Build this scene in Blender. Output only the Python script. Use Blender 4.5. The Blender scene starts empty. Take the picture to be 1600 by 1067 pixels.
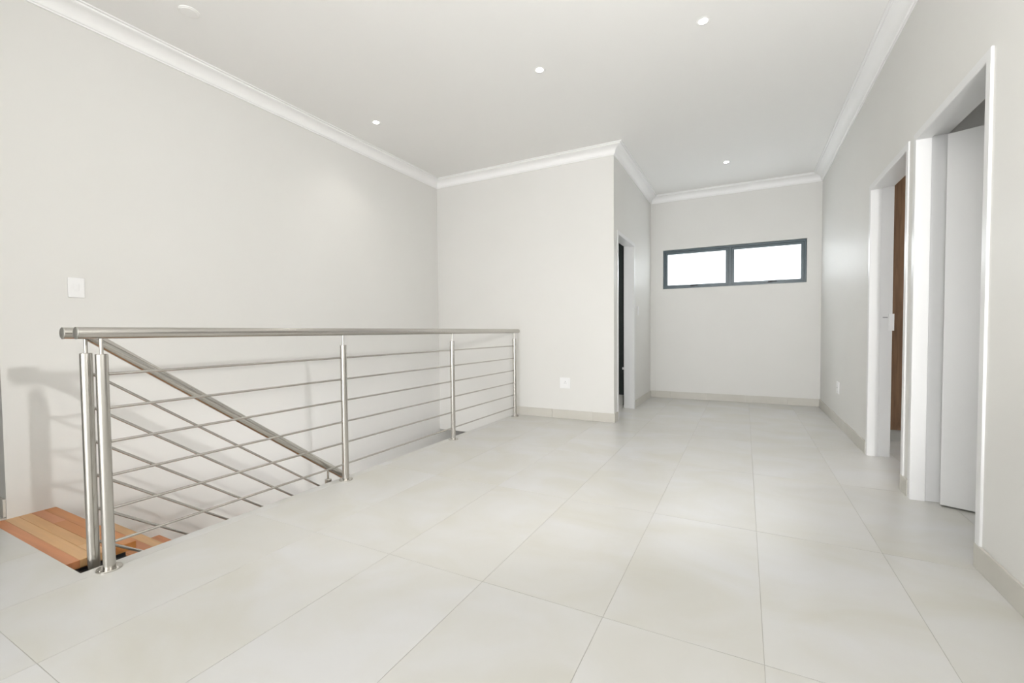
import bpy, bmesh, math, random
from mathutils import Vector, Matrix

random.seed(7)
S = bpy.context.scene
COL = S.collection

# ------------------------------------------------------------------ camera
FPX, CX, CY = 688.67, 807.36, 539.63            # focal length and principal point, in pixels of 1600x1067
cam_d = bpy.data.cameras.new('camera')
cam = bpy.data.objects.new('camera', cam_d); COL.objects.link(cam)
cam_d.sensor_fit = 'HORIZONTAL'; cam_d.sensor_width = 36.0
cam_d.lens = FPX / 1600 * 36.0
cam_d.shift_x = (800 - CX) / 1600
cam_d.shift_y = (CY - 533.5) / 1600
cam_d.clip_start = 0.02
yaw, pitch, roll = [math.radians(v) for v in (-27.3208, 1.7599, -0.4728)]
fw = Vector((math.sin(yaw) * math.cos(pitch), math.cos(yaw) * math.cos(pitch), -math.sin(pitch)))
rt = Vector((math.cos(yaw), -math.sin(yaw), 0)); up = rt.cross(fw)
r2 = math.cos(roll) * rt + math.sin(roll) * up
u2 = -math.sin(roll) * rt + math.cos(roll) * up
M = Matrix((r2, u2, -fw)).transposed().to_4x4(); M.translation = (0, 0, 1.0)
cam.matrix_world = M
S.camera = cam

# ------------------------------------------------------------------ world, lights, exposure
S.view_settings.view_transform = 'Standard'
S.view_settings.look = 'None'
S.view_settings.gamma = 1.0
S.view_settings.use_curve_mapping = False
S.view_settings.exposure = 0.0
w = bpy.data.worlds.new('sky'); S.world = w; w.use_nodes = True
bg = w.node_tree.nodes['Background']
bg.inputs[0].default_value = (0.985, 0.99, 1.0, 1); bg.inputs[1].default_value = 8.1

def lamp(name, kind, loc, energy, color=(1, 1, 1), **kw):
    l = bpy.data.lights.new(name, kind); l.energy = energy; l.color = color
    for k, v in kw.items(): setattr(l, k, v)
    o = bpy.data.objects.new(name, l); COL.objects.link(o); o.location = loc
    return o
fl = lamp('camera_flash', 'SPOT', (0.68, 0.47, 1.67), 172, (1, 0.992, 0.975), shadow_soft_size=0.035, spot_size=math.radians(160), spot_blend=0.25)
fl.rotation_euler = Vector((-0.50, 0.66, 0.55)).to_track_quat('-Z', 'Y').to_euler()      # the photographer's flash, tilted up

# ------------------------------------------------------------------ room dimensions (metres)
XR, XL, XS = 0.874, -3.610, -1.257          # right wall, left wall, corridor's left wall
YS, YB, YREAR = 4.733, 6.832, -5.2          # wall across, back wall, wall behind the camera
H = 2.984
XRAIL, XSTAIR = -2.413, -2.545
HX, HY0, HY1 = -2.475, 0.775, 4.733          # stair opening: right edge, near edge, far edge
WT = 0.14
WD = 0.122                                  # the walls with doors
YEND = 0.84                                 # the left wall ends here
XPASS = -5.2

# ------------------------------------------------------------------ helpers
def mat(name, base, rough=0.5, metal=0.0, spec=0.5):
    m = bpy.data.materials.new(name); m.use_nodes = True
    b = m.node_tree.nodes['Principled BSDF']
    b.inputs['Base Color'].default_value = (*base, 1)
    b.inputs['Roughness'].default_value = rough
    b.inputs['Metallic'].default_value = metal
    b.inputs['Specular IOR Level'].default_value = spec
    return m
def N(m, t, **kw):
    n = m.node_tree.nodes.new(t)
    for k, v in kw.items(): setattr(n, k, v)
    return n
def link(m, a, b): m.node_tree.links.new(a, b)
def bsdf(m): return m.node_tree.nodes['Principled BSDF']
def add_bump(m, scale, strength, dist=0.001, coord='Object', detail=3):
    tc = N(m, 'ShaderNodeTexCoord'); nz = N(m, 'ShaderNodeTexNoise')
    nz.inputs['Scale'].default_value = scale; nz.inputs['Detail'].default_value = detail
    bp = N(m, 'ShaderNodeBump'); bp.inputs['Strength'].default_value = strength; bp.inputs['Distance'].default_value = dist
    link(m, tc.outputs[coord], nz.inputs['Vector']); link(m, nz.outputs['Fac'], bp.inputs['Height'])
    link(m, bp.outputs['Normal'], bsdf(m).inputs['Normal'])
def tint(m, base, var, scale, coord='Object', vscale=(1, 1, 1), detail=4, rnd=0.0, contrast=(0.3, 0.7)):
    """base colour mottled by noise between base*(1-var) and base*(1+var), optional per-object shift"""
    tc = N(m, 'ShaderNodeTexCoord'); mp = N(m, 'ShaderNodeMapping'); mp.inputs['Scale'].default_value = vscale
    nz = N(m, 'ShaderNodeTexNoise'); nz.inputs['Scale'].default_value = scale; nz.inputs['Detail'].default_value = detail
    cr = N(m, 'ShaderNodeValToRGB')
    cr.color_ramp.elements[0].position = contrast[0]; cr.color_ramp.elements[1].position = contrast[1]
    cr.color_ramp.elements[0].color = (*[c * (1 - v) for c, v in zip(base, var)], 1)
    cr.color_ramp.elements[1].color = (*[min(1, c * (1 + v)) for c, v in zip(base, var)], 1)
    link(m, tc.outputs[coord], mp.inputs['Vector'])
    vec = mp.outputs['Vector']
    if rnd:
        oi = N(m, 'ShaderNodeObjectInfo'); sc = N(m, 'ShaderNodeVectorMath', operation='SCALE')
        cb = N(m, 'ShaderNodeCombineXYZ')
        for i in range(3): link(m, oi.outputs['Random'], cb.inputs[i])
        sc.inputs['Scale'].default_value = 40
        ad = N(m, 'ShaderNodeVectorMath', operation='ADD')
        link(m, cb.outputs[0], sc.inputs[0]); link(m, sc.outputs[0], ad.inputs[0]); link(m, vec, ad.inputs[1]); vec = ad.outputs[0]
    link(m, vec, nz.inputs['Vector']); link(m, nz.outputs['Fac'], cr.inputs['Fac'])
    out = cr.outputs['Color']
    if rnd:
        mr = N(m, 'ShaderNodeMapRange'); mr.inputs['To Min'].default_value = 1 - rnd; mr.inputs['To Max'].default_value = 1 + rnd
        link(m, oi.outputs['Random'], mr.inputs['Value'])
        hs = N(m, 'ShaderNodeHueSaturation'); link(m, mr.outputs[0], hs.inputs['Value']); link(m, out, hs.inputs['Color']); out = hs.outputs['Color']
    link(m, out, bsdf(m).inputs['Base Color'])
    return nz

# paint, tile, steel, wood ...
m_wall = mat('warm_grey_paint', (0.748, 0.741, 0.715), 0.48, spec=0.3); tint(m_wall, (0.748, 0.741, 0.715), (.012, .012, .014), 1.3); add_bump(m_wall, 260, 0.10, 0.0006)
m_ceil = mat('ceiling_paint', (0.905, 0.90, 0.885), 0.7, spec=0.2); add_bump(m_ceil, 180, 0.08, 0.0006)
m_corn = mat('cornice_white', (0.93, 0.93, 0.925), 0.5, spec=0.3)
m_white = mat('white_enamel', (0.765, 0.767, 0.765), 0.3, spec=0.5); add_bump(m_white, 60, 0.05, 0.0005)
m_plastic = mat('white_plastic', (0.86, 0.86, 0.86), 0.35)
m_tile = mat('beige_porcelain_tile', (0.72, 0.70, 0.655), 0.30, spec=0.4)
nz = tint(m_tile, (0.618, 0.610, 0.582), (.045, .055, .10), 2.6, vscale=(0.7, 1, 1), detail=7, rnd=0.012); nz.inputs['Distortion'].default_value = 0.8
add_bump(m_tile, 40, 0.04, 0.0006)
m_skirt = mat('beige_skirting_tile', (0.60, 0.58, 0.53), 0.4, spec=0.35); tint(m_skirt, (0.60, 0.58, 0.53), (.05, .05, .06), 3.0, detail=5, rnd=0.02)
m_grout = mat('pale_grout', (0.50, 0.485, 0.445), 0.9)
m_steel = mat('brushed_stainless_steel', (0.56, 0.54, 0.505), 0.27, metal=1.0)
m_steel2 = mat('brushed_steel_cap', (0.50, 0.49, 0.46), 0.4, metal=1.0)
m_black = mat('black_painted_steel', (0.012, 0.013, 0.015), 0.45)
m_alu = mat('blue_grey_aluminium', (0.050, 0.082, 0.098), 0.30, metal=0.0, spec=0.6); add_bump(m_alu, 300, 0.04, 0.0003)
m_dark = mat('dark_fittings', (0.02, 0.02, 0.022), 0.4)
m_under = mat('well_plaster', (0.66, 0.645, 0.61), 0.7)
m_slot = mat('slot_shadow_grey', (0.25, 0.25, 0.26), 0.5)
def wood(name, base, var=.22, axis='x', scale=9):
    m = mat(name, base, 0.38, spec=0.4)
    vs = {'x': (0.6, 9, 9), 'z': (9, 9, 0.6)}[axis]
    n = tint(m, base, (var, var, var), scale, vscale=vs, detail=6, rnd=0.05, contrast=(0.25, 0.75)); n.inputs['Distortion'].default_value = 1.2
    return m
WOODS = [wood('timber_red', (0.61, 0.255, 0.115), .12, scale=2.5), wood('timber_tan', (0.64, 0.365, 0.16), .12, scale=2.5),
         wood('timber_honey', (0.58, 0.285, 0.10), .14, scale=2.5), wood('timber_orange', (0.56, 0.225, 0.065), .12, scale=2.5),
         wood('timber_pale', (0.68, 0.41, 0.195), .10, scale=2.5)]
m_walnut = wood('walnut_veneer', (0.23, 0.135, 0.078), .30, 'z', 4)
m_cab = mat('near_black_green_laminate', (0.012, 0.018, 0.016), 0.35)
m_plinth = mat('pale_plinth', (0.55, 0.55, 0.52), 0.5)

m_glass = bpy.data.materials.new('obscure_glass'); m_glass.use_nodes = True
nt = m_glass.node_tree; nt.nodes.clear()
o_ = nt.nodes.new('ShaderNodeOutputMaterial'); mx = nt.nodes.new('ShaderNodeMixShader'); tr = nt.nodes.new('ShaderNodeBsdfTransparent')
mx2 = nt.nodes.new('ShaderNodeMixShader'); tl = nt.nodes.new('ShaderNodeBsdfTranslucent'); gl = nt.nodes.new('ShaderNodeBsdfGlossy')
tr.inputs[0].default_value = (0.74, 0.76, 0.77, 1); tl.inputs[0].default_value = (0.78, 0.80, 0.81, 1); gl.inputs['Roughness'].default_value = 0.25
mx.inputs[0].default_value = 0.45; mx2.inputs[0].default_value = 0.06
nt.links.new(tr.outputs[0], mx.inputs[1]); nt.links.new(tl.outputs[0], mx.inputs[2])
nt.links.new(mx.outputs[0], mx2.inputs[1]); nt.links.new(gl.outputs[0], mx2.inputs[2]); nt.links.new(mx2.outputs[0], o_.inputs[0])

def emis(name, col, st):
    m = bpy.data.materials.new(name); m.use_nodes = True
    b = bsdf(m); b.inputs['Base Color'].default_value = (*col, 1)
    b.inputs['Emission Color'].default_value = (*col, 1); b.inputs['Emission Strength'].default_value = st
    return m
m_lens = emis('lit_downlight_lens', (1, 0.985, 0.95), 14)

# geometry helpers ------------------------------------------------------------
def new(name, me, m, parent=None):
    o = bpy.data.objects.new(name, me); COL.objects.link(o)
    if m and not me.materials: me.materials.append(m)
    if parent: o.parent = parent
    return o
def mesh_from(bm, name, smooth=False, angle=None):
    bmesh.ops.recalc_face_normals(bm, faces=bm.faces)
    if smooth:
        for f in bm.faces: f.smooth = True
        if angle is not None:
            for e in bm.edges:
                if len(e.link_faces) == 2 and e.calc_face_angle(0) > angle: e.smooth = False
    me = bpy.data.meshes.new(name); bm.to_mesh(me); bm.free(); return me
def bx(bm, x0, x1, y0, y1, z0, z1):
    v = [bm.verts.new((x, y, z)) for x in (x0, x1) for y in (y0, y1) for z in (z0, z1)]
    for f in ((0, 1, 3, 2), (4, 6, 7, 5), (0, 4, 5, 1), (2, 3, 7, 6), (0, 2, 6, 4), (1, 5, 7, 3)): bm.faces.new([v[i] for i in f])
def bevel(bm, w, seg=1):
    bmesh.ops.bevel(bm, geom=list(bm.edges), offset=w, segments=seg, affect='EDGES', profile=0.6)
def boxes(name, lst, m, parent=None, bev=0, seg=1):
    bm = bmesh.new()
    for b in lst:
        if bev:
            t = bmesh.new(); bx(t, *b); bmesh.ops.recalc_face_normals(t, faces=t.faces); bevel(t, bev, seg)
            tmp = bpy.data.meshes.new('tmp'); t.to_mesh(tmp); t.free(); bm.from_mesh(tmp); bpy.data.meshes.remove(tmp)
        else: bx(bm, *b)
    return new(name, mesh_from(bm, name), m, parent)
def struct(o): o['kind'] = 'structure'; return o
def tag(o, label, cat, group=None):
    o['label'] = label; o['category'] = cat
    if group: o['group'] = group
    return o
def empty(name, loc=(0, 0, 0)):
    o = bpy.data.objects.new(name, None); COL.objects.link(o); o.location = loc; o.empty_display_size = 0.1; return o
def tube_mesh(name, pts, r, n=20, caps=True, cap_in=0.0):
    """round bar through a polyline, mitred at its corners"""
    bm = bmesh.new(); P = [Vector(p) for p in pts]; rings = []
    for i, p in enumerate(P):
        if i == 0: d = (P[1] - P[0]).normalized()
        elif i == len(P) - 1: d = (P[-1] - P[-2]).normalized()
        else: d = ((P[i] - P[i - 1]).normalized() + (P[i + 1] - P[i]).normalized()).normalized()
        seg = (P[i] - P[i - 1]).normalized() if i else d
        ref = Vector((1, 0, 0)) if abs(seg.x) < 0.9 else Vector((0, 0, 1))
        a = seg.cross(ref).normalized(); b = seg.cross(a).normalized()
        ring = []
        for k in range(n):
            t = 2 * math.pi * k / n
            q = a * math.cos(t) * r + b * math.sin(t) * r
            q = q - seg * (q.dot(d) / seg.dot(d))      # slide onto the mitre plane
            ring.append(bm.verts.new(p + q))
        rings.append(ring)
    for A, B in zip(rings, rings[1:]):
        for k in range(n): bm.faces.new((A[k], A[(k + 1) % n], B[(k + 1) % n], B[k]))
    if caps: bm.faces.new(rings[0]); bm.faces.new(rings[-1])
    return mesh_from(bm, name, True, math.radians(40))
def tube(name, pts, r, m, parent=None, n=20): return new(name, tube_mesh(name, pts, r, n), m, parent)
def lathe(name, prof, m, parent=None, n=28, loc=(0, 0, 0), smooth=True):
    """profile of (radius, z) turned about z"""
    bm = bmesh.new(); rings = []
    for r, z in prof:
        rings.append([bm.verts.new((loc[0] + r * math.cos(2 * math.pi * k / n), loc[1] + r * math.sin(2 * math.pi * k / n), loc[2] + z)) for k in range(n)])
    for A, B in zip(rings, rings[1:]):
        for k in range(n): bm.faces.new((A[k], A[(k + 1) % n], B[(k + 1) % n], B[k]))
    bm.faces.new(rings[0]); bm.faces.new(rings[-1])
    return new(name, mesh_from(bm, name, smooth, math.radians(35)), m, parent)
def prism(name, outline, axis, a0, a1, m, parent=None):
    """polygon outline in the plane normal to axis ('x' -> (y,z)) pushed from a0 to a1"""
    bm = bmesh.new()
    P = (lambda u, v, a: (a, u, v)) if axis == 'x' else (lambda u, v, a: (u, a, v))
    A = [bm.verts.new(P(u, v, a0)) for u, v in outline]; B = [bm.verts.new(P(u, v, a1)) for u, v in outline]
    n = len(outline)
    for i in range(n): bm.faces.new((A[i], A[(i + 1) % n], B[(i + 1) % n], B[i]))
    bm.faces.new(A); bm.faces.new(B)
    return new(name, mesh_from(bm, name), m, parent)

# ------------------------------------------------------------------ floor, its tiles, ceiling
TZ = 0.0014                                  # tile thickness
floor = boxes('floor', [(XPASS, HX, YREAR, HY0, -0.28, -TZ), (XPASS, XL - 0.1, HY0, YB, -0.28, -TZ), (XL - 0.1, XL, HY0, YEND, -0.28, -TZ),
                        (XL, HX, HY1 + WT, YB, -0.28, -TZ), (HX, 3.5, YREAR, YB, -0.28, -TZ)], m_grout)
struct(floor)
TX0, TW, TY0, TL, GAP = 0.060, 0.4935, 2.463, 0.985, 0.0016
def minus(r, h):
    x0, x1, y0, y1 = r; a0, a1, b0, b1 = h
    if x1 <= a0 or x0 >= a1 or y1 <= b0 or y0 >= b1: return [r]
    out = []
    if x0 < a0: out.append((x0, a0, y0, y1)); x0 = a0
    if x1 > a1: out.append((a1, x1, y0, y1)); x1 = a1
    if y0 < b0: out.append((x0, x1, y0, b0))
    if y1 > b1: out.append((x0, x1, b1, y1))
    return out
full_me = None
for i in range(-9, 5):
    for j in range(-6, 5):
        x0, x1 = TX0 + i * TW + GAP / 2, TX0 + (i + 1) * TW - GAP / 2
        y0, y1 = TY0 + j * TL + GAP / 2, TY0 + (j + 1) * TL - GAP / 2
        if y0 > YB: continue
        cx, cy = (x0 + x1) / 2, (y0 + y1) / 2
        rs = minus((x0, x1, y0, min(y1, YB)), (XL - 0.5, HX, HY0, HY1)) if x1 > XL else [(x0, x1, y0, min(y1, YB))]
        if not rs: continue
        whole = len(rs) == 1 and rs[0] == (x0, x1, y0, y1)
        if whole and full_me:
            o = new('tile', full_me, m_tile, floor)
        else:
            bm = bmesh.new()
            for r in rs: bx(bm, r[0] - cx, r[1] - cx, r[2] - cy, r[3] - cy, -TZ, 0)
            bmesh.ops.recalc_face_normals(bm, faces=bm.faces)
            if len(rs) == 1: bevel(bm, 0.0004)
            me = mesh_from(bm, 'tile'); o = new('tile', me, m_tile, floor)
            if whole: full_me = me
        o.location = (cx, cy, 0)
struct(boxes('ceiling', [(XPASS, 3.5, YREAR, YB + WT, H, H + 0.15)], m_ceil))

# ------------------------------------------------------------------ walls
D1 = (3.456, 4.384, 2.120)                    # doors: outer y of the frame, its top
D2 = (2.460, 3.364, 2.120)
D3 = (4.865, 5.74, 2.115)
fi = 0.013                                   # the masonry stops a little behind the frame's face
struct(boxes('wall_left', [(XL - 0.2, XL, YEND, YS + WT, -2.95, H), (XL - 0.2, XL, -1.2, YEND, -2.95, -0.28), (XL - 0.2, XL, YS + WT, 6.6, -2.95, -0.28),
                            (-3.1, -2.9, YREAR, -0.35, 0, H), (XL - 0.2, XL, -0.15, YEND, 2.12, H)], m_wall))  # rear box unseen, added with the passage's near wall to block daylight
struct(boxes('wall_center', [(XL, HX, YS, YS + WT, -0.288, H), (HX, XS, YS, YS + WT, 0, H)], m_wall))
struct(boxes('wall_corridor', [(XS - WD + 0.009, XS, YS + WT, D3[0] + fi, 0, H), (XS - WD + 0.009, XS, D3[1] - fi, YB, 0, H),
                               (XS - WD + 0.009, XS, D3[0] + fi, D3[1] - fi, D3[2] - fi, H)], m_wall))
WX0, WX1, WZ0, WZ1 = -1.078, 0.715, 1.614, 2.184      # window in the back wall
struct(boxes('wall_back', [(-2.8, WX0, YB, YB + WT, -0.28, H), (WX1, 3.5, YB, YB + WT, -0.28, H),
                           (WX0, WX1, YB, YB + WT, -0.28, WZ0), (WX0, WX1, YB, YB + WT, WZ1, H)], m_wall))
struct(boxes('wall_right', [(XR, XR + WD, YREAR, D2[0] + fi, 0, H), (XR, XR + WD, D2[1] - fi, D1[0] + fi, 0, H), (XR, XR + WD, D1[1] - fi, YB, 0, H),
                            (XR, XR + WD, D2[0] + fi, D2[1] - fi, D2[2] - fi, H), (XR, XR + WD, D1[0] + fi, D1[1] - fi, D1[2] - fi, H)], m_wall))
# behind the camera: unseen wall with a wide opening added to admit daylight, and the side passage
RX0, RX1, RZ = -2.75, 0.65, 2.70
struct(boxes('wall_rear', [(XPASS, RX0, YREAR - WT, YREAR, -0.28, H), (RX1, 3.5, YREAR - WT, YREAR, -0.28, H), (RX0, RX1, YREAR - WT, YREAR, RZ, H)], m_wall))
struct(boxes('wall_passage', [(XPASS - WT, XPASS, YREAR, 1.05, -0.28, H), (XPASS, XL - 0.2, 0.90, 0.90 + WT, -0.28, H), (XPASS, -2.9, -0.35, -0.15, 0, H)], m_wall))  # last box: unseen wall added to keep the left wall's end in shade
# rooms behind the right-hand doors and the store behind the corridor door
struct(boxes('wall_bedroom', [(3.5, 3.5 + WT, YREAR, 1.5, -0.28, H), (3.5, 3.5 + WT, 2.0, 3.8, -0.28, H), (3.5, 3.5 + WT, 4.8, YB, -0.28, H),
                               (3.5, 3.5 + WT, 1.5, 2.0, -0.28, 1.4), (3.5, 3.5 + WT, 1.5, 2.0, 2.0, H),
                               (3.5, 3.5 + WT, 3.8, 4.8, -0.28, 0.9), (3.5, 3.5 + WT, 3.8, 4.8, 2.0, H), (XR + WD, 3.5, 3.375, 3.445, 0, H), (XR + WD, 3.5, 0.9, 1.0, 0, H)], m_wall))  # gaps are unseen window openings added to brighten both rooms
struct(boxes('wall_store', [(-2.8 - WT, -2.8, YS + WT, 5.05, -0.28, H), (-2.8 - WT, -2.8, 5.65, YB + WT, -0.28, H),
                            (-2.8 - WT, -2.8, 5.05, 5.65, -0.28, 0.9), (-2.8 - WT, -2.8, 5.05, 5.65, 2.1, H)], m_wall))  # unseen opening added so daylight reaches the corridor door's jamb
# the lower storey seen (barely) down the stair opening
struct(boxes('wall_stairwell', [(XL, -1.0, 6.5, 6.6, -2.95, -0.28), (-1.0, -0.9, -1.2, 1.0, -2.95, -0.28), (-1.0, -0.9, 2.8, 6.6, -2.95, -0.28), (-1.0, -0.9, 1.0, 2.8, -2.95, -2.3), (-1.0, -0.9, 1.0, 2.8, -1.05, -0.28),
                                (XL, -1.0, -1.3, -1.2, -2.95, -0.28), (XL - 0.2, -0.9, -1.3, 6.6, -3.05, -2.95)], m_under))  # gap in the right side: unseen opening added to brighten the stairwell

# ------------------------------------------------------------------ cornice, mitred wall by wall
CP, CD = 0.1105, 0.0976
prof = [(0, CD), (0.010, CD), (0.010, CD - 0.008), (0.017, CD - 0.012)]
for k in range(7):                           # cove
    a = math.pi / 2 * k / 6
    prof.append((0.020 + 0.066 * (1 - math.cos(a)), 0.078 - 0.056 * math.sin(a)))
prof += [(0.094, 0.018), (0.094, 0.008), (CP, 0.008), (CP, 0.0), (0, 0)]
def cornice(name, a, b, na, pa, pb):
    """from a to b along a wall whose inward normal is na; pa, pb shift each end per unit of projection (mitres)"""
    A, B, Nn = Vector(a), Vector(b), Vector(na); d = (B - A).normalized()
    bm = bmesh.new(); R0, R1 = [], []
    for u, v in prof:
        R0.append(bm.verts.new((*(A + Nn * u + d * (pa * u)), H - v - 0.0005)))
        R1.append(bm.verts.new((*(B + Nn * u + d * (pb * u)), H - v - 0.0005)))
    n = len(prof)
    for i in range(n): bm.faces.new((R0[i], R0[(i + 1) % n], R1[(i + 1) % n], R1[i]))
    bm.faces.new(R0); bm.faces.new(R1)
    o = new(name, mesh_from(bm, name, True, math.radians(28)), m_corn); struct(o); return o
cornice('trim_1', (XL, -0.15), (XL, YS), (1, 0), 0, -1)
cornice('trim_2', (XL, YS), (XS, YS), (0, -1), 1, 1)
cornice('trim_3', (XS, YS), (XS, YB), (1, 0), -1, -1)
cornice('trim_4', (XS, YB), (XR, YB), (0, -1), 1, -1)
cornice('trim_5', (XR, YB), (XR, YREAR), (-1, 0), 1, -1)

# ------------------------------------------------------------------ skirting tiles
SK, ST = 0.100, 0.012
def skirting(name, axis, c, a0, a1, sgn, start, ST=ST):
    """tiles along 'x' or 'y' on a wall at c, standing off it towards sgn"""
    root = empty(name); struct(root)
    cuts = [a0] + [start + k * TW for k in range(-30, 30) if a0 + 0.02 < start + k * TW < a1 - 0.02] + [a1]
    cuts = sorted(cuts)
    for p, q in zip(cuts, cuts[1:]):
        p2, q2 = p + (0.0008 if p != a0 else 0), q - (0.0008 if q != a1 else 0)
        c0, c1 = sorted((c + sgn * 0.0003, c + sgn * ST))
        b = (p2, q2, c0, c1, 0.0005, SK) if axis == 'x' else (c0, c1, p2, q2, 0.0005, SK)
        boxes('skirting_tile', [b], m_skirt, root, 0.0009)
skirting('baseboard_center', 'x', YS, HX, XS + ST, -1, -1.4912)
skirting('baseboard_corridor_near', 'y', XS, YS - 0.0005, D3[0], 1, 0)
skirting('baseboard_corridor', 'y', XS, D3[1], YB - ST, 1, 6.3)
skirting('baseboard_back', 'x', YB, XS, XR, -1, 0.515)
skirting('baseboard_right_far', 'y', XR, D1[1], YB - ST, -1, 5.85)
skirting('baseboard_right_pier', 'y', XR, D2[1], D1[0] + 0.043, -1, 0)
skirting('baseboard_right', 'y', XR, YREAR, D2[0] + 0.043, -1, 2.05)
skirting('baseboard_passage', 'x', YEND, XL - 0.2, XL - 0.006, -1, 0)

# ------------------------------------------------------------------ door frames and doors
# pressed steel section: (n = out of the wall, o = in from the frame's outer edge)
FP = [(0.0, 0.0), (0.007, 0.0), (0.009, 0.002), (0.009, 0.040), (0.006, 0.043), (-0.060, 0.043), (-0.062, 0.040), (-0.062, 0.031),
      (-0.137, 0.029), (-0.140, 0.026), (-0.140, -0.002), (-0.124, -0.002), (-0.124, 0.012), (0.0, 0.012)]
def door_frame(parent, xw, sgn, D, dep=1.0):
    """sgn: +1 when the corridor side is towards -x"""
    y0, y1, z1 = D
    bm = bmesh.new(); rings = [[], [], [], []]
    for n_, o_ in FP:
        x = xw - sgn * (n_ if n_ > 0 else n_ * dep)
        rings[0].append(bm.verts.new((x, y0 + o_, 0.0005))); rings[1].append(bm.verts.new((x, y0 + o_, z1 - o_)))
        rings[2].append(bm.verts.new((x, y1 - o_, z1 - o_))); rings[3].append(bm.verts.new((x, y1 - o_, 0.0005)))
    n = len(FP)
    for A, B in zip(rings, rings[1:]):
        for i in range(n): bm.faces.new((A[i], A[(i + 1) % n], B[(i + 1) % n], B[i]))
    bm.faces.new(rings[0]); bm.faces.new(rings[3])
    return new('door_frame', mesh_from(bm, 'door_frame'), m_white, parent)
def leaf(parent, origin, ang, L, ht, t=0.040):
    """door leaf: its visible face starts at origin and runs along ang; thickness goes to the left of that direction"""
    o = boxes('door_leaf', [(0, L, 0, t, 0, ht)], m_white, parent, 0.0015)
    o.location = origin; o.rotation_euler = (0, 0, ang); return o
d2 = empty('door_2', (XR, 2.9, 0)); struct(d2)
for D, nm in ((D2, d2),):
    f = door_frame(nm, XR, 1, D); f.matrix_parent_inverse = Matrix.Translation((-XR, -2.9, 0))
lf = leaf(d2, (0.984, 3.266, 0.010), math.atan2(-0.39, 0.92), 0.84, 2.055); lf.matrix_parent_inverse = Matrix.Translation((-XR, -2.9, 0))
for z in (0.25, 1.03, 1.82):
    hg = tube('hinge', [(1.008, 3.318, z), (1.008, 3.318, z + 0.1)], 0.007, m_steel, d2, 12); hg.matrix_parent_inverse = Matrix.Translation((-XR, -2.9, 0))
d1 = empty('door_1', (0, 0, 0)); struct(d1)
door_frame(d1, XR, 1, D1)
lf = leaf(d1, (1.030, 3.505, 0.010), math.radians(4), 0.80, 2.055)
boxes('strike_plate', [(0.990, 1.024, 4.3475, 4.3545, 0.985, 1.115)], m_plastic, d1, 0.001)
boxes('strike_slot', [(0.955, 0.985, 4.3525, 4.3548, 1.085, 1.092)], m_slot, d1)
d3 = empty('door_3', (0, 0, 0)); struct(d3)
door_frame(d3, XS, -1, D3, 0.93)
lf = leaf(d3, (-1.43, 4.93, 0.010), math.radians(176), 0.76, 2.05)
boxes('strike_plate', [(-1.405, -1.380, 5.694, 5.702, 0.50, 0.53)], m_plastic, d3, 0.001)

# ------------------------------------------------------------------ window in the back wall
win = empty('window_1', (0, 0, 0)); struct(win)
yf0, yf1 = YB + 0.022, YB + 0.075
def ring(name, x0, x1, z0, z1, wl, wr, wb, wt, y0, y1, m, parent):
    bm = bmesh.new()
    def loop(y, a, b, c, d): return [bm.verts.new(p) for p in ((a, y, c), (b, y, c), (b, y, d), (a, y, d))]
    Of, If = loop(y0, x0, x1, z0, z1), loop(y0, x0 + wl, x1 - wr, z0 + wb, z1 - wt)
    Ob, Ib = loop(y1, x0, x1, z0, z1), loop(y1, x0 + wl, x1 - wr, z0 + wb, z1 - wt)
    for i in range(4):
        j = (i + 1) % 4
        bm.faces.new((Of[i], Of[j], If[j], If[i])); bm.faces.new((Ob[i], Ib[i], Ib[j], Ob[j]))
        bm.faces.new((Of[i], Ob[i], Ob[j], Of[j])); bm.faces.new((If[i], If[j], Ib[j], Ib[i]))
    bmesh.ops.recalc_face_normals(bm, faces=bm.faces); bevel(bm, 0.002)
    return new(name, mesh_from(bm, name), m, parent)
ring('window_frame', WX0 + .002, WX1 - .002, WZ0 + .002, WZ1 - .002, 0.026, 0.026, 0.022, 0.030, yf0, yf1, m_alu, win)
MX0, MX1 = -0.205, -0.165
boxes('mullion', [(MX0, MX1, yf0 - 0.004, yf1, WZ0 + 0.025, WZ1 - 0.033)], m_alu, win, 0.002)
for sx0, sx1, hx in ((WX0 + 0.0285, MX0 - 0.0005, -0.68), (MX1 + 0.0005, WX1 - 0.0285, 0.30)):
    s = ring('sash', sx0, sx1, WZ0 + 0.0245, WZ1 - 0.0325, 0.034, 0.034, 0.030, 0.034, yf0 + 0.006, yf1 - 0.006, m_alu, win)
    boxes('pane', [(sx0 + 0.030, sx1 - 0.030, yf0 + 0.026, yf0 + 0.032, WZ0 + 0.050, WZ1 - 0.062)], m_glass, s)
    hb = boxes('handle', [(hx - 0.022, hx + 0.022, yf0 - 0.010, yf0 + 0.006, WZ0 + 0.026, WZ0 + 0.044)], m_dark, s, 0.002)
    boxes('lever', [(hx - 0.006, hx + 0.080, yf0 - 0.024, yf0 - 0.010, WZ0 + 0.031, WZ0 + 0.043)], m_dark, hb, 0.003)

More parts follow.
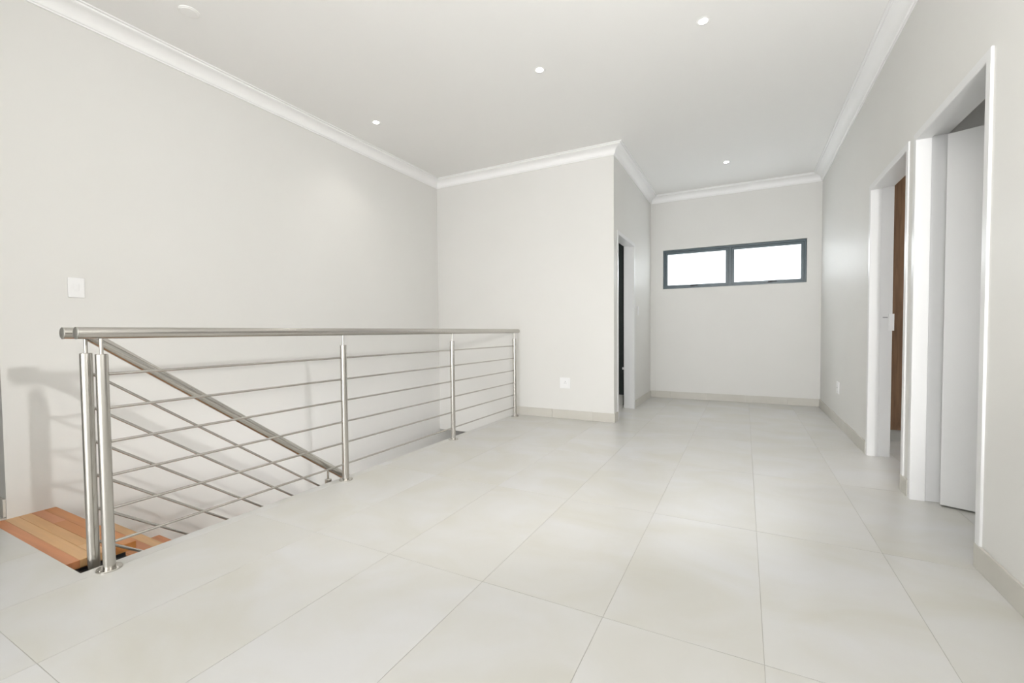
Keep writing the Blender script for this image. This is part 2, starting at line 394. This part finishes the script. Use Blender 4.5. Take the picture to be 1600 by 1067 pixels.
# ------------------------------------------------------------------ balustrade along the stair opening
RR, PR, RODR, PINR = 0.0245, 0.0215, 0.0062, 0.0068
RAILZ, PTOP = 1.010, 0.921
POSTY = (0.848, 2.111, 3.363, 4.610)
ROZ = (0.835, 0.690, 0.545, 0.400, 0.257, 0.110)
bal = empty('balustrade', (XRAIL, 2.7, 0))
tag(bal, 'level stainless steel balustrade with four posts standing on the tiles along the stair opening', 'railing')
def part(o, root): o.matrix_parent_inverse = Matrix.Translation(-root.location); return o
def make_post(x, y, zb, ztop, zrail, root, flange=True):
    p = part(lathe('post', [(PR, zb), (PR, ztop - 0.002), (PR - 0.002, ztop)], m_steel, root, 28, (x, y, 0)), root)
    q = tube('pin', [(x, y, ztop - 0.002), (x, y, zrail - RR + 0.003)], PINR, m_steel, p, 14); 
    if flange:
        b = lathe('base_flange', [(0.045, zb), (0.045, zb + 0.004), (0.043, zb + 0.006), (PR + 0.001, zb + 0.006)], m_steel, p, 28, (x, y, 0))
        for k in range(3):
            a = math.radians(40 + 120 * k)
            lathe('bolt', [(0.005, zb + 0.006), (0.005, zb + 0.009), (0.003, zb + 0.010)], m_steel2, p, 10, (x + 0.033 * math.cos(a), y + 0.033 * math.sin(a), 0))
    return p
part(tube('handrail', [(XRAIL, 0.771, RAILZ), (XRAIL, 4.705, RAILZ)], RR, m_steel, bal, 32), bal)
wf = part(lathe('wall_fixing', [(0.010, 0), (0.010, 0.0265)], m_steel, bal, 14), bal)
wf.rotation_euler = (-math.pi / 2, 0, 0); wf.location = (XRAIL, 4.7055, RAILZ)
ec = part(lathe('end_cap', [(RR + 0.0004, 0), (RR + 0.0004, 0.0025), (RR - 0.002, 0.004)], m_steel2, bal, 32), bal)
ec.rotation_euler = (math.pi / 2, 0, 0); ec.location = (XRAIL, 0.7712, RAILZ)
for y in POSTY: make_post(XRAIL, y, 0.0, PTOP, RAILZ, bal)
for z in ROZ: part(tube('rod', [(XRAIL, POSTY[0], z), (XRAIL, POSTY[-1], z)], RODR, m_steel, bal, 12), bal)

# ------------------------------------------------------------------ balustrade of the stair flight, just inside the opening
SL = 0.752
sb = empty('stair_balustrade', (XSTAIR, 0.842, -0.2))
tag(sb, 'sloping stainless steel stair balustrade descending behind the level railing', 'railing')
def slz(y, z0): return z0 - SL * (y - 0.842)
YE = 3.40
pts = [(XSTAIR, 0.771, RAILZ), (XSTAIR, 0.842, RAILZ), (XSTAIR, YE, slz(YE, RAILZ))]
part(tube('handrail', pts, RR, m_steel, sb, 32), sb)
ec = part(lathe('end_cap', [(RR + 0.0004, 0), (RR + 0.0004, 0.0025), (RR - 0.002, 0.004)], m_steel2, sb, 32), sb)
ec.rotation_euler = (math.pi / 2, 0, 0); ec.location = (XSTAIR, 0.7712, RAILZ)
for y in (0.842, 2.075, 3.30):
    zr = slz(y, RAILZ)
    make_post(XSTAIR, y, zr - 1.16, zr - 0.087, zr, sb, False)
for k in range(6):
    z0 = 0.845 - 0.149 * k
    part(tube('rod', [(XSTAIR, 0.842, z0), (XSTAIR, 3.30, slz(3.30, z0))], RODR, m_steel, sb, 12), sb)

# ------------------------------------------------------------------ stair flight
st = empty('staircase', (-3.1, 0.9, -0.05))
tag(st, 'open timber staircase with laminated treads on black steel going down beside the wall', 'staircase')
RISE, GO, TD, TT = 0.190, 0.253, 0.258, 0.038
TXL, TXR = XL + 0.002, -2.650
def tread_planks(k, zt, yn, yf):
    root = part(boxes('tread', [(TXL + 0.004, TXR - 0.004, yn + 0.004, yf - 0.004, zt - TT, zt - TT + 0.004)], WOODS[2], st), st)
    nst = 5; wdt = (yf - yn) / nst
    seqs = ([(0, 1.0)], [(4, 1.0)], [(1, .80), (4, .20)], [(0, .33), (3, .67)], [(3, 1.0)])
    for i in range(nst):
        x = TXL; L = TXR - TXL
        sq = seqs[(i + k * 2) % 5] if k else seqs[i]
        for c, fr in sq:
            bm = bmesh.new(); bx(bm, x + 0.0003, x + L * fr - 0.0003, yn + i * wdt + 0.0002, yn + (i + 1) * wdt - 0.0002, zt - TT + 0.0042, zt)
            bmesh.ops.recalc_face_normals(bm, faces=bm.faces)
            bevel(bm, 0.0012)
            new('plank', mesh_from(bm, 'plank'), WOODS[c], root)
            x += L * fr
for k in range(15):
    zt = -0.010 - RISE * k; yf = 1.036 + GO * k; yn = yf - TD
    if k < 4: tread_planks(k, zt, yn, yf)
    else: part(boxes('tread', [(TXL, TXR, yn, yf, zt - TT, zt)], WOODS[2], st, 0.002), st)
for xs0 in (-2.72, -3.42):                  # two zig-zag black steel stringers
    lst = []
    for k in range(15):
        zt = -0.010 - RISE * k - TT - 0.0005; yf = 1.036 + GO * k; yn = yf - TD
        lst.append((xs0, xs0 + 0.05, yn + 0.012 if k == 0 else yn - 0.03, yf - 0.035, zt - 0.045, zt))
        if k < 14: lst.append((xs0, xs0 + 0.05, yf - 0.080, yf - 0.0352, zt - RISE + 0.0005, zt - 0.0452))
    part(boxes('stringer', lst, m_black, st), st)
part(boxes('landing_bracket', [(-3.55, -2.652, HY0 + 0.001, HY0 + 0.016, -0.27, -0.055), (-2.6515, -2.482, HY0 + 0.001, 0.818, -0.27, -0.046)], m_black, st), st)
part(boxes('side_plate', [(-2.6515, -2.570, 0.8182, 0.99, -0.085, -0.060)], m_black, st), st)

# ------------------------------------------------------------------ electrical plates
def plate(name, label, cat, loc, w_, h_, rotz, kind):
    """built facing -y at the origin, then turned"""
    root = empty(name, loc); root.rotation_euler = (0, 0, rotz); tag(root, label, cat)
    boxes('cover_plate', [(-w_ / 2, w_ / 2, -0.009, -0.0006, -h_ / 2, h_ / 2)], m_plastic, root, 0.004, 3)
    if kind == 'switch':
        boxes('rocker', [(-0.012, 0.012, -0.013, -0.0088, -0.022, 0.022)], m_plastic, root, 0.002)
    else:
        f = boxes('outlet_face', [(-w_ * .36, w_ * .36, -0.0115, -0.0088, -h_ * .30, h_ * .36)], m_plastic, root, 0.002)
        for dx, dz in ((0, 0.012), (-0.010, -0.004), (0.010, -0.004)):
            p = lathe('pin_hole', [(0.0040, 0), (0.0040, 0.0008)], m_slot, f, 10); p.rotation_euler = (math.pi / 2, 0, 0); p.location = (dx + 0.004, -0.0114, dz + 0.004)
        for a in (-0.034, 0.014): boxes('rocker', [(a, a + 0.020, -0.0125, -0.0088, -h_ * .44, -h_ * .33)], m_plastic, root, 0.001)
    return root
plate('light_switch', 'white switch plate on the left wall above the railing end', 'switch', (XL, 1.160, 1.290), 0.077, 0.120, math.pi / 2, 'switch')
plate('light_switch', 'tiny white switch plate beside the dark doorway in the corridor', 'switch', (XS, 5.93, 1.265), 0.075, 0.118, math.pi / 2, 'switch')
plate('power_outlet', 'square white power outlet on the wall past the end of the railing', 'outlet', (-1.822, YS, 0.410), 0.126, 0.124, 0, 'outlet')
plate('power_outlet', 'white power outlet on the right wall near the window end', 'outlet', (XR, 5.60, 0.392), 0.122, 0.124, -math.pi / 2, 'outlet')

# ------------------------------------------------------------------ downlights and the ceiling disc
DL = [((-0.248, 3.125), 'lit round downlight nearest the top right of the ceiling'),
      ((-1.393, 3.112), 'lit round downlight in the middle of the row of three'),
      ((-3.095, 3.145), 'lit round downlight close to the left wall cornice'),
      ((-0.202, 5.825), 'lit round downlight above the window end of the corridor')]
for (x, y), lab in DL:
    root = empty('downlight', (x, y, H)); tag(root, lab, 'light', 'recessed ceiling downlights')
    lathe('trim_ring', [(0.046, -0.0006), (0.045, -0.0015), (0.040, -0.0022), (0.030, -0.0020), (0.027, -0.0015), (0.027, -0.0006)], m_ceil, root, 32)
    lathe('lens', [(0.0265, -0.0008), (0.0265, -0.0034), (0.020, -0.0046), (0.008, -0.0050)], m_lens, root, 28)
    l = lamp('downlight_beam', 'SPOT', (x, y, H - 0.012), 11, (1, 0.96, 0.90), spot_size=math.radians(125), spot_blend=0.9, shadow_soft_size=0.03)
sd = empty('ceiling_disc', (-3.045, 1.545, H)); tag(sd, 'flat round white disc on the ceiling beside the left cornice', 'detector')
lathe('base', [(0.055, -0.0006), (0.055, -0.004), (0.051, -0.006)], m_ceil, sd, 36)
lathe('cap', [(0.046, -0.0061), (0.044, -0.0085), (0.030, -0.0095)], m_ceil, sd, 36)

# ------------------------------------------------------------------ what shows through the doors
wd = empty('wardrobe', (1.9, 5.2, 0)); tag(wd, 'walnut brown wardrobe glimpsed through the far right doorway', 'wardrobe')
W0 = 1.045
part(boxes('body', [(W0, 2.85, 4.985, 5.55, 0.105, 2.75)], m_walnut, wd), wd)
part(boxes('plinth', [(W0, 2.85, 5.000, 5.55, 0.0005, 0.1045)], m_plinth, wd), wd)
for k in range(4):
    a = W0 + 0.001 + k * 0.451
    dd = part(boxes('door', [(a, a + 0.448, 4.963, 4.9845, 0.107, 2.748)], m_walnut, wd, 0.001), wd)
    h_ = boxes('handle', [(a + 0.40, a + 0.412, 4.938, 4.9628, 1.0, 1.2)], m_steel, dd, 0.002)
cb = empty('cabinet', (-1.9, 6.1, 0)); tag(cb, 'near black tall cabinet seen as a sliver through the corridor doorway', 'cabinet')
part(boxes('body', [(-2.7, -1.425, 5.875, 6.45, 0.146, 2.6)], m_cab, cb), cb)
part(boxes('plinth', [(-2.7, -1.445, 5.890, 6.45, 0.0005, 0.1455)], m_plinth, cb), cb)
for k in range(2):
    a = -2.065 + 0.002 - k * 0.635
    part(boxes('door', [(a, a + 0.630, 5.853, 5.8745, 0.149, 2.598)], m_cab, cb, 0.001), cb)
